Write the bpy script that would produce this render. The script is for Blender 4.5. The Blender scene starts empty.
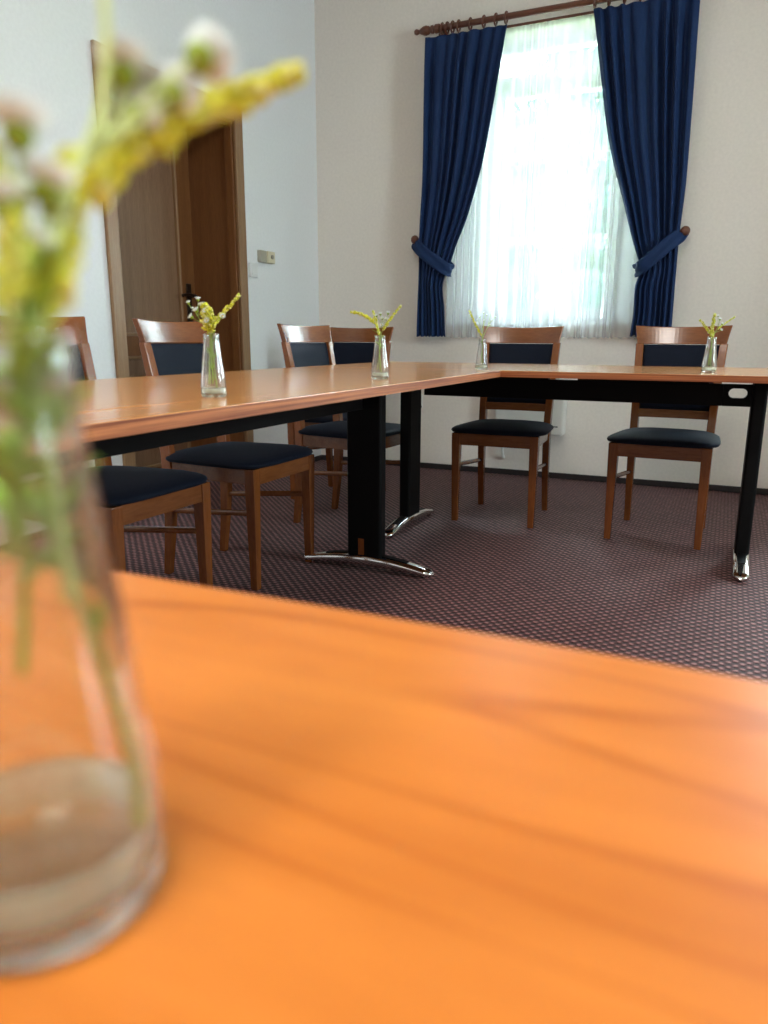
import bpy, math, random
from mathutils import Vector, Matrix
random.seed(7)
sc = bpy.context.scene
COL = sc.collection
PI = math.pi

# ------------------------------------------------------------------ materials
def mat(name):
    m = bpy.data.materials.new(name)
    m.use_nodes = True
    nt = m.node_tree
    b = nt.nodes['Principled BSDF']
    return m, nt, b

def N(nt, t, **kw):
    n = nt.nodes.new(t)
    for k, v in kw.items():
        if k in n.inputs.keys():
            n.inputs[k].default_value = v
        else:
            setattr(n, k, v)
    return n

def ramp(nt, fac, stops):
    r = nt.nodes.new('ShaderNodeValToRGB')
    e = r.color_ramp.elements
    while len(e) < len(stops):
        e.new(0.5)
    for el, (p, c) in zip(e, stops):
        el.position = p
        el.color = (c[0], c[1], c[2], 1)
    nt.links.new(fac, r.inputs['Fac'])
    return r.outputs['Color']

def math_node(nt, op, a, b=None):
    n = nt.nodes.new('ShaderNodeMath')
    n.operation = op
    for i, v in enumerate((a, b)):
        if v is None:
            continue
        if isinstance(v, (int, float)):
            n.inputs[i].default_value = v
        else:
            nt.links.new(v, n.inputs[i])
    return n.outputs[0]

def bump(nt, b, h, strength=0.2, dist=0.002):
    n = N(nt, 'ShaderNodeBump')
    n.inputs['Strength'].default_value = strength
    n.inputs['Distance'].default_value = dist
    nt.links.new(h, n.inputs['Height'])
    nt.links.new(n.outputs[0], b.inputs['Normal'])

def plain(name, col, rough=0.5, metal=0.0, spec=0.5, noise=0.06, scale=30, bmp=0.0):
    m, nt, b = mat(name)
    tc = N(nt, 'ShaderNodeTexCoord')
    nz = N(nt, 'ShaderNodeTexNoise', Scale=scale, Detail=3.0)
    nt.links.new(tc.outputs['Object'], nz.inputs['Vector'])
    lo = [max(0, c * (1 - noise)) for c in col]
    hi = [min(1, c * (1 + noise)) for c in col]
    nt.links.new(ramp(nt, nz.outputs['Fac'], [(0.3, lo), (0.7, hi)]), b.inputs['Base Color'])
    b.inputs['Roughness'].default_value = rough
    b.inputs['Metallic'].default_value = metal
    b.inputs['Specular IOR Level'].default_value = spec
    if bmp:
        bump(nt, b, nz.outputs['Fac'], bmp)
    return m

def wood(name, light, dark, grain=(1, 12, 12), rough=0.3, line=(0.0, 6.0), coat=0.0, fine=1.0, mott=0.5, spec=0.5, span=(0.3, 0.68)):
    """grain: scale per axis, small along the grain. line = (strength, scale) of long dark figure lines"""
    m, nt, b = mat(name)
    tc = N(nt, 'ShaderNodeTexCoord')
    mp = N(nt, 'ShaderNodeMapping')
    mp.inputs['Scale'].default_value = grain
    nt.links.new(tc.outputs['Object'], mp.inputs['Vector'])
    n1 = N(nt, 'ShaderNodeTexNoise', Scale=1.0, Detail=2.0, Distortion=0.4)
    n2 = N(nt, 'ShaderNodeTexNoise', Scale=9.0 * fine, Detail=4.0, Roughness=0.65)
    for n in (n1, n2):
        nt.links.new(mp.outputs[0], n.inputs['Vector'])
    v = math_node(nt, 'ADD', math_node(nt, 'MULTIPLY', n1.outputs['Fac'], mott),
                  math_node(nt, 'MULTIPLY', n2.outputs['Fac'], 1 - mott))
    if line[0] > 0:
        w = N(nt, 'ShaderNodeTexNoise', Scale=line[1], Detail=1.5, Roughness=0.4)
        nt.links.new(mp.outputs[0], w.inputs['Vector'])
        # contour lines of a smooth field: cathedral figure
        k = math_node(nt, 'FRACT', math_node(nt, 'MULTIPLY', w.outputs['Fac'], 9.0))
        k = math_node(nt, 'ABSOLUTE', math_node(nt, 'SUBTRACT', k, 0.5))
        k = math_node(nt, 'SUBTRACT', 1.0, math_node(nt, 'MINIMUM', math_node(nt, 'MULTIPLY', k, 9.0), 1.0))
        k = math_node(nt, 'MULTIPLY', k, n1.outputs['Fac'])
        v = math_node(nt, 'SUBTRACT', v, math_node(nt, 'MULTIPLY', k, line[0]))
    nt.links.new(ramp(nt, v, [(span[0], dark), (span[1], light)]), b.inputs['Base Color'])
    b.inputs['Roughness'].default_value = rough
    b.inputs['Specular IOR Level'].default_value = spec
    b.inputs['Coat Weight'].default_value = coat
    b.inputs['Coat Roughness'].default_value = 0.12
    return m

M = {}
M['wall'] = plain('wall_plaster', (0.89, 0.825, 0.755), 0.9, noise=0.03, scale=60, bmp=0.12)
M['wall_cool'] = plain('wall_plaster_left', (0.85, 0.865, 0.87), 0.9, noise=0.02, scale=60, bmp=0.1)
M['ceiling'] = plain('ceiling_paint', (0.85, 0.84, 0.82), 0.9, noise=0.01)
M['skirt'] = plain('skirting_dark', (0.022, 0.016, 0.016), 0.6)
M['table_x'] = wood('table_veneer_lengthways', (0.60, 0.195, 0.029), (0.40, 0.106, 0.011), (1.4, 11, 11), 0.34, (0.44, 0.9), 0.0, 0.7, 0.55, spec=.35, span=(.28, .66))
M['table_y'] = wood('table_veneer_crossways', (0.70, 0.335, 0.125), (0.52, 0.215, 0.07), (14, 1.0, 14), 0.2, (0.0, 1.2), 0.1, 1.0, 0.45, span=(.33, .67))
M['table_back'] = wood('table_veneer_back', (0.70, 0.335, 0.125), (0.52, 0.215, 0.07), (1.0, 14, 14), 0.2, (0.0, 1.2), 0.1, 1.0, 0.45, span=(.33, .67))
M['edge_x'] = wood('table_edge_band', (0.52, 0.175, 0.055), (0.24, 0.055, 0.016), (1.2, 40, 150), 0.35, (0.0, 1), 0.0, 0.45, 0.55, span=(.42, .60))
M['edge_y'] = wood('table_edge_band_side', (0.52, 0.175, 0.058), (0.22, 0.052, 0.017), (40, 1.6, 150), 0.35, (0.0, 1), 0.0, 0.45, 0.55, span=(.42, .60))
M['chair'] = wood('chair_beech_stained', (0.27, 0.084, 0.020), (0.15, 0.041, 0.009), (16, 16, 2.2), 0.26, (0.0, 1), 0.2)
M['rail'] = wood('chair_rail_stained', (0.27, 0.09, 0.025), (0.15, 0.045, 0.012), (2.2, 16, 16), 0.25, (0.0, 1), 0.3)
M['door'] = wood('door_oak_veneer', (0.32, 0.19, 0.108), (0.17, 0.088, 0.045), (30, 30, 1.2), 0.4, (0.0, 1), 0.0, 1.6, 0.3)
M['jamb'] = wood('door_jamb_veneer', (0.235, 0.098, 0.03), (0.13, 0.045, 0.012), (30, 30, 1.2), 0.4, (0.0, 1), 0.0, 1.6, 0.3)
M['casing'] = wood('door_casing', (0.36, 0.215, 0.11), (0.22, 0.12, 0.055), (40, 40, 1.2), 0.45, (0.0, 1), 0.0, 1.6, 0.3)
M['rod'] = wood('rod_dark_wood', (0.17, 0.055, 0.028), (0.07, 0.022, 0.012), (2, 30, 30), 0.3, (0.0, 1), 0.2)
M['black'] = plain('black_powder_coat', (0.0035, 0.0036, 0.004), 0.5, spec=0.12, noise=0.1, scale=200)
M['chrome'] = plain('polished_chrome', (0.80, 0.80, 0.80), 0.1, 1.0, noise=0.02)
M['brass'] = plain('dark_bronze', (0.06, 0.045, 0.035), 0.3, 0.9)
M['white_plastic'] = plain('white_plastic', (0.80, 0.81, 0.80), 0.35, noise=0.01)
M['cream_plastic'] = plain('cream_plastic', (0.72, 0.66, 0.47), 0.4, noise=0.01)
M['grey_plastic'] = plain('grey_plastic', (0.42, 0.40, 0.32), 0.4, noise=0.01)
M['enamel'] = plain('heater_enamel', (0.80, 0.78, 0.73), 0.35, noise=0.01)
M['darkmark'] = plain('dark_print', (0.05, 0.05, 0.05), 0.5)
M['upvc'] = plain('window_white', (0.86, 0.87, 0.88), 0.35, noise=0.01)

def fabric(name, col, sheen, scale=900, bs=0.25, rough=.75, spec=.3):
    m, nt, b = mat(name)
    tc = N(nt, 'ShaderNodeTexCoord')
    nz = N(nt, 'ShaderNodeTexNoise', Scale=scale, Detail=2.0)
    nb = N(nt, 'ShaderNodeTexNoise', Scale=6.0, Detail=3.0)
    for n in (nz, nb):
        nt.links.new(tc.outputs['Object'], n.inputs['Vector'])
    v = math_node(nt, 'ADD', math_node(nt, 'MULTIPLY', nz.outputs['Fac'], 0.6), math_node(nt, 'MULTIPLY', nb.outputs['Fac'], 0.4))
    nt.links.new(ramp(nt, v, [(0.3, [c * 0.75 for c in col]), (0.7, [c * 1.25 for c in col])]), b.inputs['Base Color'])
    b.inputs['Roughness'].default_value = rough
    b.inputs['Specular IOR Level'].default_value = spec
    b.inputs['Sheen Weight'].default_value = sheen
    b.inputs['Sheen Roughness'].default_value = 0.35
    b.inputs['Sheen Tint'].default_value = (0.35, 0.5, 0.75, 1)
    bump(nt, b, nz.outputs['Fac'], bs, 0.0006)
    return m
M['seat'] = fabric('navy_upholstery', (0.0045, 0.008, 0.019), 0.04, 900, .15, .75, .2)
M['drape'] = fabric('blue_curtain_cloth', (0.0065, 0.027, 0.098), 0.12, 500, 0.15)

def carpet():
    m, nt, b = mat('carpet_maroon_loop')
    tc = N(nt, 'ShaderNodeTexCoord')
    nz = N(nt, 'ShaderNodeTexNoise', Scale=60.0, Detail=2.0)
    nt.links.new(tc.outputs['Object'], nz.inputs['Vector'])
    jit = N(nt, 'ShaderNodeVectorMath', operation='MULTIPLY_ADD')
    nt.links.new(nz.outputs['Color'], jit.inputs[0])
    jit.inputs[1].default_value = (0.012, 0.012, 0)
    nt.links.new(tc.outputs['Object'], jit.inputs[2])
    sp = N(nt, 'ShaderNodeSeparateXYZ')
    nt.links.new(jit.outputs[0], sp.inputs[0])
    k = 2 * PI / 0.034
    sx = math_node(nt, 'SINE', math_node(nt, 'MULTIPLY', sp.outputs['X'], k))
    sy = math_node(nt, 'SINE', math_node(nt, 'MULTIPLY', sp.outputs['Y'], k))
    h = math_node(nt, 'MULTIPLY', sx, sy)
    h = math_node(nt, 'ADD', math_node(nt, 'MULTIPLY', h, 0.5), 0.5)
    fz = N(nt, 'ShaderNodeTexNoise', Scale=420.0, Detail=2.0)
    nt.links.new(tc.outputs['Object'], fz.inputs['Vector'])
    h2 = math_node(nt, 'ADD', math_node(nt, 'MULTIPLY', h, 0.72), math_node(nt, 'MULTIPLY', fz.outputs['Fac'], 0.34))
    col = ramp(nt, h2, [(0.28, (0.018, 0.0035, 0.0045)), (0.58, (0.080, 0.021, 0.023)), (0.86, (0.40, 0.185, 0.175))])
    nt.links.new(col, b.inputs['Base Color'])
    b.inputs['Roughness'].default_value = 0.65
    b.inputs['Specular IOR Level'].default_value = 0.3
    b.inputs['Sheen Weight'].default_value = 0.05
    bump(nt, b, h2, 0.8, 0.006)
    return m
M['carpet'] = carpet()

def glassy(name, col, ior=1.47, rough=0.0):
    m, nt, b = mat(name)
    b.inputs['Base Color'].default_value = (*col, 1)
    b.inputs['Transmission Weight'].default_value = 1.0
    b.inputs['Roughness'].default_value = rough
    b.inputs['IOR'].default_value = ior
    return m
def bottle_glass():
    m, nt, b = mat('bottle_glass')
    b.inputs['Base Color'].default_value = (0.965, 0.985, 0.975, 1)
    b.inputs['Transmission Weight'].default_value = 1.0
    b.inputs['Roughness'].default_value = 0.0
    b.inputs['IOR'].default_value = 1.47
    t = N(nt, 'ShaderNodeBsdfTransparent', Color=(.96, .985, .97, 1))
    mx = N(nt, 'ShaderNodeMixShader'); mx.inputs[0].default_value = .15
    nt.links.new(b.outputs[0], mx.inputs[1]); nt.links.new(t.outputs[0], mx.inputs[2])
    nt.links.new(mx.outputs[0], nt.nodes['Material Output'].inputs['Surface'])
    return m
M['glass'] = bottle_glass()
def light_whitened_water():
    m = bpy.data.materials.new('light_whitened_water'); m.use_nodes = True
    nt = m.node_tree; nt.nodes.clear()
    o = N(nt, 'ShaderNodeOutputMaterial')
    tc = N(nt, 'ShaderNodeTexCoord'); nz = N(nt, 'ShaderNodeTexNoise', Scale=160.0, Detail=3.0)
    nt.links.new(tc.outputs['Object'], nz.inputs['Vector'])
    g = N(nt, 'ShaderNodeBsdfRefraction', IOR=1.33, Roughness=0.0, Color=(.93, .97, .92, 1))
    t = N(nt, 'ShaderNodeBsdfTransparent', Color=(.95, .98, .94, 1))
    d = N(nt, 'ShaderNodeBsdfTranslucent', Color=(.90, .97, .86, 1))
    gl = N(nt, 'ShaderNodeBsdfGlossy', Roughness=0.02)
    a = N(nt, 'ShaderNodeMixShader'); a.inputs[0].default_value = .85
    nt.links.new(g.outputs[0], a.inputs[1]); nt.links.new(t.outputs[0], a.inputs[2])
    b = N(nt, 'ShaderNodeMixShader')
    # refracted window light and tiny wall bubbles painted into the sides, level surface clear
    sp = N(nt, 'ShaderNodeSeparateXYZ'); nt.links.new(tc.outputs['Normal'], sp.inputs[0])
    side = math_node(nt, 'SUBTRACT', 1.0, math_node(nt, 'ABSOLUTE', sp.outputs['Z']))
    nt.links.new(math_node(nt, 'MULTIPLY', side, math_node(nt, 'ADD', math_node(nt, 'MULTIPLY', nz.outputs['Fac'], .6), .5)), b.inputs[0])
    df = N(nt, 'ShaderNodeBsdfDiffuse', Color=(.90, .97, .88, 1)); dm = N(nt, 'ShaderNodeMixShader')
    dm.inputs[0].default_value = .5
    nt.links.new(d.outputs[0], dm.inputs[1]); nt.links.new(df.outputs[0], dm.inputs[2])
    nt.links.new(a.outputs[0], b.inputs[1]); nt.links.new(dm.outputs[0], b.inputs[2])
    c = N(nt, 'ShaderNodeMixShader'); lw = N(nt, 'ShaderNodeLayerWeight', Blend=0.5)
    nt.links.new(math_node(nt, 'ADD', .03, math_node(nt, 'MULTIPLY', math_node(nt, 'POWER', lw.outputs['Facing'], 4.0), .4)), c.inputs[0]); nt.links.new(b.outputs[0], c.inputs[1]); nt.links.new(gl.outputs[0], c.inputs[2])
    nt.links.new(c.outputs[0], o.inputs['Surface'])
    return m
M['water'] = light_whitened_water()

def pane():
    m = bpy.data.materials.new('window_glass')
    m.use_nodes = True
    nt = m.node_tree
    nt.nodes.clear()
    o = N(nt, 'ShaderNodeOutputMaterial')
    mx = N(nt, 'ShaderNodeMixShader')
    fr = N(nt, 'ShaderNodeFresnel', IOR=1.45)
    t = N(nt, 'ShaderNodeBsdfTransparent', Color=(0.93, 0.97, 0.96, 1))
    g = N(nt, 'ShaderNodeBsdfGlossy', Roughness=0.02)
    nt.links.new(fr.outputs[0], mx.inputs[0])
    nt.links.new(t.outputs[0], mx.inputs[1])
    nt.links.new(g.outputs[0], mx.inputs[2])
    nt.links.new(mx.outputs[0], o.inputs['Surface'])
    return m
M['pane'] = pane()

def sheer():
    m = bpy.data.materials.new('sheer_voile')
    m.use_nodes = True
    nt = m.node_tree
    nt.nodes.clear()
    o = N(nt, 'ShaderNodeOutputMaterial')
    tc = N(nt, 'ShaderNodeTexCoord')
    nz = N(nt, 'ShaderNodeTexNoise', Scale=8.0, Detail=2.0)
    nt.links.new(tc.outputs['Object'], nz.inputs['Vector'])
    t = N(nt, 'ShaderNodeBsdfTransparent', Color=(1, 1, 1, 1))
    tr = N(nt, 'ShaderNodeBsdfTranslucent', Color=(0.72, 0.75, 0.765, 1))
    d = N(nt, 'ShaderNodeBsdfDiffuse', Color=(0.90, 0.92, 0.93, 1))
    a = N(nt, 'ShaderNodeMixShader')
    a.inputs[0].default_value = 0.35
    nt.links.new(tr.outputs[0], a.inputs[1])
    nt.links.new(d.outputs[0], a.inputs[2])
    mx = N(nt, 'ShaderNodeMixShader')
    # the weave hides more of the view where the cloth is seen edge-on
    lw = N(nt, 'ShaderNodeLayerWeight', Blend=0.35)
    fac = math_node(nt, 'ADD', math_node(nt, 'MULTIPLY', lw.outputs['Facing'], 0.5),
                    math_node(nt, 'ADD', 0.40, math_node(nt, 'MULTIPLY', nz.outputs['Fac'], 0.08)))
    nt.links.new(fac, mx.inputs[0])
    nt.links.new(t.outputs[0], mx.inputs[1])
    nt.links.new(a.outputs[0], mx.inputs[2])
    nt.links.new(mx.outputs[0], o.inputs['Surface'])
    return m
M['sheer'] = sheer()

def plant(name, col, var=0.25, trans=0.3, scale=300, thin=0.0):
    m, nt, b = mat(name)
    tc = N(nt, 'ShaderNodeTexCoord')
    nz = N(nt, 'ShaderNodeTexNoise', Scale=scale, Detail=2.0)
    nt.links.new(tc.outputs['Object'], nz.inputs['Vector'])
    nt.links.new(ramp(nt, nz.outputs['Fac'], [(0.3, [c * (1 - var) for c in col]), (0.7, [min(1, c * (1 + var)) for c in col])]), b.inputs['Base Color'])
    b.inputs['Roughness'].default_value = 0.55
    b.inputs['Specular IOR Level'].default_value = 0.3
    b.inputs['Subsurface Weight'].default_value = trans
    b.inputs['Subsurface Radius'].default_value = (0.004, 0.004, 0.002)
    b.inputs['Subsurface Scale'].default_value = 0.3
    if thin:      # thin petals and florets let light through
        t = N(nt, 'ShaderNodeBsdfTranslucent'); nt.links.new(b.inputs['Base Color'].links[0].from_socket, t.inputs['Color'])
        mx = N(nt, 'ShaderNodeMixShader'); mx.inputs[0].default_value = thin
        nt.links.new(b.outputs[0], mx.inputs[1]); nt.links.new(t.outputs[0], mx.inputs[2])
        nt.links.new(mx.outputs[0], nt.nodes['Material Output'].inputs['Surface'])
    return m
M['stem'] = plant('stem_green', (0.33, 0.46, 0.10), 0.2, 0.0)
M['pale_stem'] = plant('stem_pale_green', (0.60, 0.74, 0.30), 0.12, 0.0)
M['leaf'] = plant('leaf_green', (0.27, 0.42, 0.035), 0.35, 0.0)
M['golden'] = plant('goldenrod_yellow', (0.92, 0.88, 0.10), 0.15, 0.0, 500, .55)
M['golden_green'] = plant('goldenrod_bud_green', (0.66, 0.70, 0.09), 0.3, 0.0, 500, .25)
M['golden_pale'] = plant('goldenrod_pale', (0.94, 0.92, 0.42), 0.06, 0.0, 500, .5)
M['petal'] = plant('petal_white', (0.90, 0.95, 0.94), 0.03, 0.0, 300, .45)
M['calyx'] = plant('calyx_green', (0.25, 0.36, 0.03), 0.3, 0.0)
M['disc'] = plant('disc_yellow', (0.80, 0.56, 0.05), 0.2, 0.0)
M['tree_leaf'] = plant('tree_leaf', (0.03, 0.075, 0.066), 0.5, 0.0, 3)
M['bark'] = plant('bark', (0.14, 0.10, 0.07), 0.3, 0.0, 20)
M['lawn'] = plant('lawn', (0.22, 0.32, 0.10), 0.3, 0.0, 5)

# ------------------------------------------------------------------ mesh builder
class MB:
    def __init__(s):
        s.v = []; s.f = []; s.mi = []; s.cur = 0
    def add(s, vs, fs):
        o = len(s.v)
        s.v += [tuple(p) for p in vs]
        for f in fs:
            s.f.append(tuple(i + o for i in f)); s.mi.append(s.cur)
    def box(s, x0, x1, y0, y1, z0, z1):
        vs = [(x, y, z) for z in (z0, z1) for (x, y) in ((x0, y0), (x1, y0), (x1, y1), (x0, y1))]
        s.add(vs, [(3, 2, 1, 0), (4, 5, 6, 7), (0, 1, 5, 4), (1, 2, 6, 5), (2, 3, 7, 6), (3, 0, 4, 7)])
        return s
    def loft(s, rings, caps=True, close=True):
        n = len(rings[0]); o = []; fs = []
        for r in rings: o += list(r)
        for i in range(len(rings) - 1):
            for j in range(n if close else n - 1):
                k = (j + 1) % n
                fs.append((i * n + j, i * n + k, (i + 1) * n + k, (i + 1) * n + j))
        if caps:
            fs.append(tuple(range(n - 1, -1, -1)))
            m = (len(rings) - 1) * n
            fs.append(tuple(range(m, m + n)))
        s.add(o, fs); return s
    def tube(s, pts, rad, n=10, caps=True):
        pts = [Vector(p) for p in pts]
        if not hasattr(rad, '__len__'): rad = [rad] * len(pts)
        rings = []; up = None
        for i, p in enumerate(pts):
            t = (pts[min(i + 1, len(pts) - 1)] - pts[max(i - 1, 0)]).normalized()
            if up is None:
                up = Vector((0, 0, 1)) if abs(t.z) < 0.9 else Vector((1, 0, 0))
            a = (up - t * up.dot(t)).normalized(); up = a
            b = t.cross(a)
            rings.append([p + (a * math.cos(2 * PI * j / n) + b * math.sin(2 * PI * j / n)) * rad[i] for j in range(n)])
        return s.loft(rings, caps)
    def lathe(s, prof, c=(0, 0, 0), n=32, axis='z', caps=True):
        rings = []
        for r, h in prof:
            ring = []
            for j in range(n):
                a = 2 * PI * j / n
                if axis == 'z': q = (c[0] + r * math.cos(a), c[1] + r * math.sin(a), c[2] + h)
                elif axis == 'x': q = (c[0] + h, c[1] + r * math.cos(a), c[2] + r * math.sin(a))
                else: q = (c[0] - r * math.cos(a), c[1] + h, c[2] + r * math.sin(a))
                ring.append(q)
            rings.append(ring)
        return s.loft(rings, caps)
    def ball(s, c, r, axis=(0, 0, 1), n=8, m=5):
        """ellipsoid; r = (across, along)"""
        if not hasattr(r, '__len__'): r = (r, r)
        w = Vector(axis).normalized()
        a = w.orthogonal().normalized(); b = w.cross(a); c = Vector(c)
        vs = [c - w * r[1]]; fs = []
        for i in range(1, m):
            t = -PI / 2 + PI * i / m
            for j in range(n):
                p = 2 * PI * j / n
                vs.append(c + w * r[1] * math.sin(t) + (a * math.cos(p) + b * math.sin(p)) * r[0] * math.cos(t))
        vs.append(c + w * r[1])
        for j in range(n):
            k = (j + 1) % n
            fs.append((0, 1 + k, 1 + j))
            for i in range(m - 2):
                q = 1 + i * n
                fs.append((q + j, q + k, q + n + k, q + n + j))
            q = 1 + (m - 2) * n
            fs.append((q + j, q + k, len(vs) - 1))
        s.add(vs, fs); return s
    def leaf(s, p, d, L, W, nrm=(0, 0, 1), curl=0.15, th=0.0003, n=6):
        p = Vector(p); d = Vector(d).normalized(); nr = Vector(nrm)
        nr = (nr - d * nr.dot(d))
        nr = nr.normalized() if nr.length > 1e-4 else d.orthogonal().normalized()
        sd = d.cross(nr)
        top = []; bot = []
        for i in range(n + 1):
            t = i / n
            w = W * max(0.06, math.sin(PI * min(1, t * 0.92 + 0.05)) ** 0.8)
            c = p + d * L * t + nr * (-curl * L * t * t)
            top.append((c - sd * w / 2 + nr * W * 0.12, c + nr * th, c + sd * w / 2 + nr * W * 0.12))
            bot.append((c - sd * w / 2 + nr * W * 0.12 - nr * th, c - nr * th, c + sd * w / 2 + nr * W * 0.12 - nr * th))
        rings = [[t[0], t[1], t[2], b[2], b[1], b[0]] for t, b in zip(top, bot)]
        return s.loft(rings)
    def build(s, name, material, parent=None, smooth=False, bevel=0.0, seg=2, angle=40, subsurf=0):
        me = bpy.data.meshes.new(name)
        me.from_pydata(s.v, [], s.f)
        ms = material if isinstance(material, (list, tuple)) else [material]
        for m in ms: me.materials.append(m)
        if len(ms) > 1:
            for p, i in zip(me.polygons, s.mi): p.material_index = i
        me.update()
        if smooth:
            for p in me.polygons: p.use_smooth = True
        o = bpy.data.objects.new(name, me)
        COL.objects.link(o)
        if parent: o.parent = parent
        if bevel:
            b = o.modifiers.new('bevel', 'BEVEL')
            b.width = bevel; b.segments = seg; b.limit_method = 'ANGLE'; b.angle_limit = math.radians(angle)
            b.harden_normals = False
        if subsurf:
            b = o.modifiers.new('subsurf', 'SUBSURF'); b.levels = subsurf; b.render_levels = subsurf
        return o

def tag(o, label=None, cat=None, group=None, kind=None):
    if label: o['label'] = label
    if cat: o['category'] = cat
    if group: o['group'] = group
    if kind: o['kind'] = kind
    return o
def empty(name, loc=(0, 0, 0), rz=0.0):
    o = bpy.data.objects.new(name, None)
    o.empty_display_size = 0.05
    COL.objects.link(o)
    o.location = loc; o.rotation_euler = (0, 0, rz)
    return o
def copy_tree(o, parent=None):
    c = o.copy(); COL.objects.link(c); c.parent = parent
    for ch in list(o.children): copy_tree(ch, c)
    return c
def struct(o):
    o['kind'] = 'structure'; return o
def spline(pts, k=8):
    P = [Vector(p) for p in pts]; out = []
    for i in range(len(P) - 1):
        p0 = P[max(0, i - 1)]; p1 = P[i]; p2 = P[i + 1]; p3 = P[min(len(P) - 1, i + 2)]
        for j in range(k):
            t = j / k
            out.append(0.5 * ((2 * p1) + (p2 - p0) * t + (2 * p0 - 5 * p1 + 4 * p2 - p3) * t * t + (3 * p1 - p0 - 3 * p2 + p3) * t ** 3))
    out.append(P[-1]); return out
def interp(tab, z):
    tab = sorted(tab)
    if z <= tab[0][0]: return tab[0][1]
    for (a, va), (b, vb) in zip(tab, tab[1:]):
        if z <= b: return va + (vb - va) * (z - a) / (b - a)
    return tab[-1][1]
def sminterp(tab, z):
    tab = sorted(tab)
    if z <= tab[0][0]: return tab[0][1]
    if z >= tab[-1][0]: return tab[-1][1]
    n = len(tab)
    for i in range(n - 1):
        if z <= tab[i + 1][0]:
            x0, y0 = tab[i]; x1, y1 = tab[i + 1]
            m0 = (y1 - tab[i - 1][1]) / (x1 - tab[i - 1][0]) if i > 0 else (y1 - y0) / (x1 - x0)
            m1 = (tab[i + 2][1] - y0) / (tab[i + 2][0] - x0) if i + 2 < n else (y1 - y0) / (x1 - x0)
            h = x1 - x0; t = (z - x0) / h
            return (2*t**3-3*t*t+1)*y0 + (t**3-2*t*t+t)*h*m0 + (-2*t**3+3*t*t)*y1 + (t**3-t*t)*h*m1

# ------------------------------------------------------------------ room shell
RX, RY, RZ = 5.6, -7.2, 3.15
WT = 0.34
struct(MB().box(-0.6, RX + .2, RY - .2, 0.02, -0.1, 0).build('floor', M['carpet']))
struct(MB().box(-0.6, RX + .2, RY - .2, WT, RZ, RZ + 0.1).build('ceiling', M['ceiling']))

def wall_with_holes(name, axis, a0, a1, t0, t1, holes, material, z1=RZ):
    """axis 'x': wall runs along x, thickness t0..t1 in y.  holes: (a,b,z0,z1)"""
    mb = MB()
    def bx(a, b, z0, zz):
        if b - a < 1e-5 or zz - z0 < 1e-5: return
        if axis == 'x': mb.box(a, b, t0, t1, z0, zz)
        else: mb.box(t0, t1, a, b, z0, zz)
    cur = a0
    for (a, b, z0, zz) in sorted(holes):
        bx(cur, a, 0, z1); bx(a, b, 0, z0); bx(a, b, zz, z1); cur = b
    bx(cur, a1, 0, z1)
    return struct(mb.build(name, material))

W1 = (0.93, 2.17, 0.93, 2.565)
W2 = (3.15, 4.35, 0.93, 2.50)
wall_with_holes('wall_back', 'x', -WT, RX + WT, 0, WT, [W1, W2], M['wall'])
DOOR = (-1.885, -0.925, 0.0, 2.02)
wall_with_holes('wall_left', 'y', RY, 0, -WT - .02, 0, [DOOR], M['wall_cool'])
W3 = (-3.05, -2.1, 0.93, 2.5)
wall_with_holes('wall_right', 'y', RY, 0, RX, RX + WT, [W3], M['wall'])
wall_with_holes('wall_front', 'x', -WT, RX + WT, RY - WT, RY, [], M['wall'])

mb = MB()
mb.box(0.0, RX, -0.012, 0, 0, 0.036)
struct(mb.build('baseboard_back', M['skirt'], bevel=0.004))
mb = MB(); mb.box(0, 0.012, -0.86, -0.012, 0, 0.036); mb.box(0, 0.012, RY, -1.955, 0, 0.036)
struct(mb.build('baseboard_left', M['skirt'], bevel=0.004))

def window(name, axis, hole, t_frame, sign, sills=True, bars=(1.46, 1.945), transom=2.36):
    """frame set in the opening; t_frame = position of the frame's middle plane across the wall"""
    a, b, z0, z1 = hole
    root = struct(empty(name))
    def bx(mb, p, q, d0, d1, zz0, zz1):
        if axis == 'x': mb.box(p, q, min(t_frame + d0 * sign, t_frame + d1 * sign), max(t_frame + d0 * sign, t_frame + d1 * sign), zz0, zz1)
        else: mb.box(min(t_frame + d0 * sign, t_frame + d1 * sign), max(t_frame + d0 * sign, t_frame + d1 * sign), p, q, zz0, zz1)
    m = MB(); w = 0.05; mid = (a + b) / 2
    bx(m, a, a + w, -.04, .04, z0, z1); bx(m, b - w, b, -.04, .04, z0, z1)
    bx(m, a + w, b - w, -.04, .04, z1 - w, z1); bx(m, a + w, b - w, -.04, .04, z0, z0 + w)
    m.build('window_frame', M['upvc'], root, bevel=0.006)
    m = MB()
    s0 = a + w; s1 = b - w
    for (p, q) in ((s0, mid), (mid, s1)):
        bx(m, p, p + .045, -.055, .02, z0 + w, transom - .03); bx(m, q - .045, q, -.055, .02, z0 + w, transom - .03)
        bx(m, p + .055, q - .055, -.055, .02, z0 + w, z0 + w + .06); bx(m, p + .055, q - .055, -.055, .02, transom - .09, transom - .03)
        for z in bars:
            bx(m, p + .055, q - .055, -.03, .01, z - .012, z + .012)
    m.build('sash', M['upvc'], root, bevel=0.005)
    m = MB(); bx(m, a + w, b - w, -.05, .04, transom - .03, transom + .03)
    m.build('transom', M['upvc'], root, bevel=0.005)
    m = MB(); bx(m, a + w, b - w, -.006, .0, z0 + w, z1 - w)
    m.build('pane', M['pane'], root)
    m = MB(); bx(m, a, b, -.05, -.04, z0 - .001, z0 + .022)
    m.build('window_sill', M['upvc'], root, bevel=0.006)
    return root
w1 = window('window_1', 'x', (1.13, 1.97, .93, 2.565), 0.22, 1)
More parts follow.
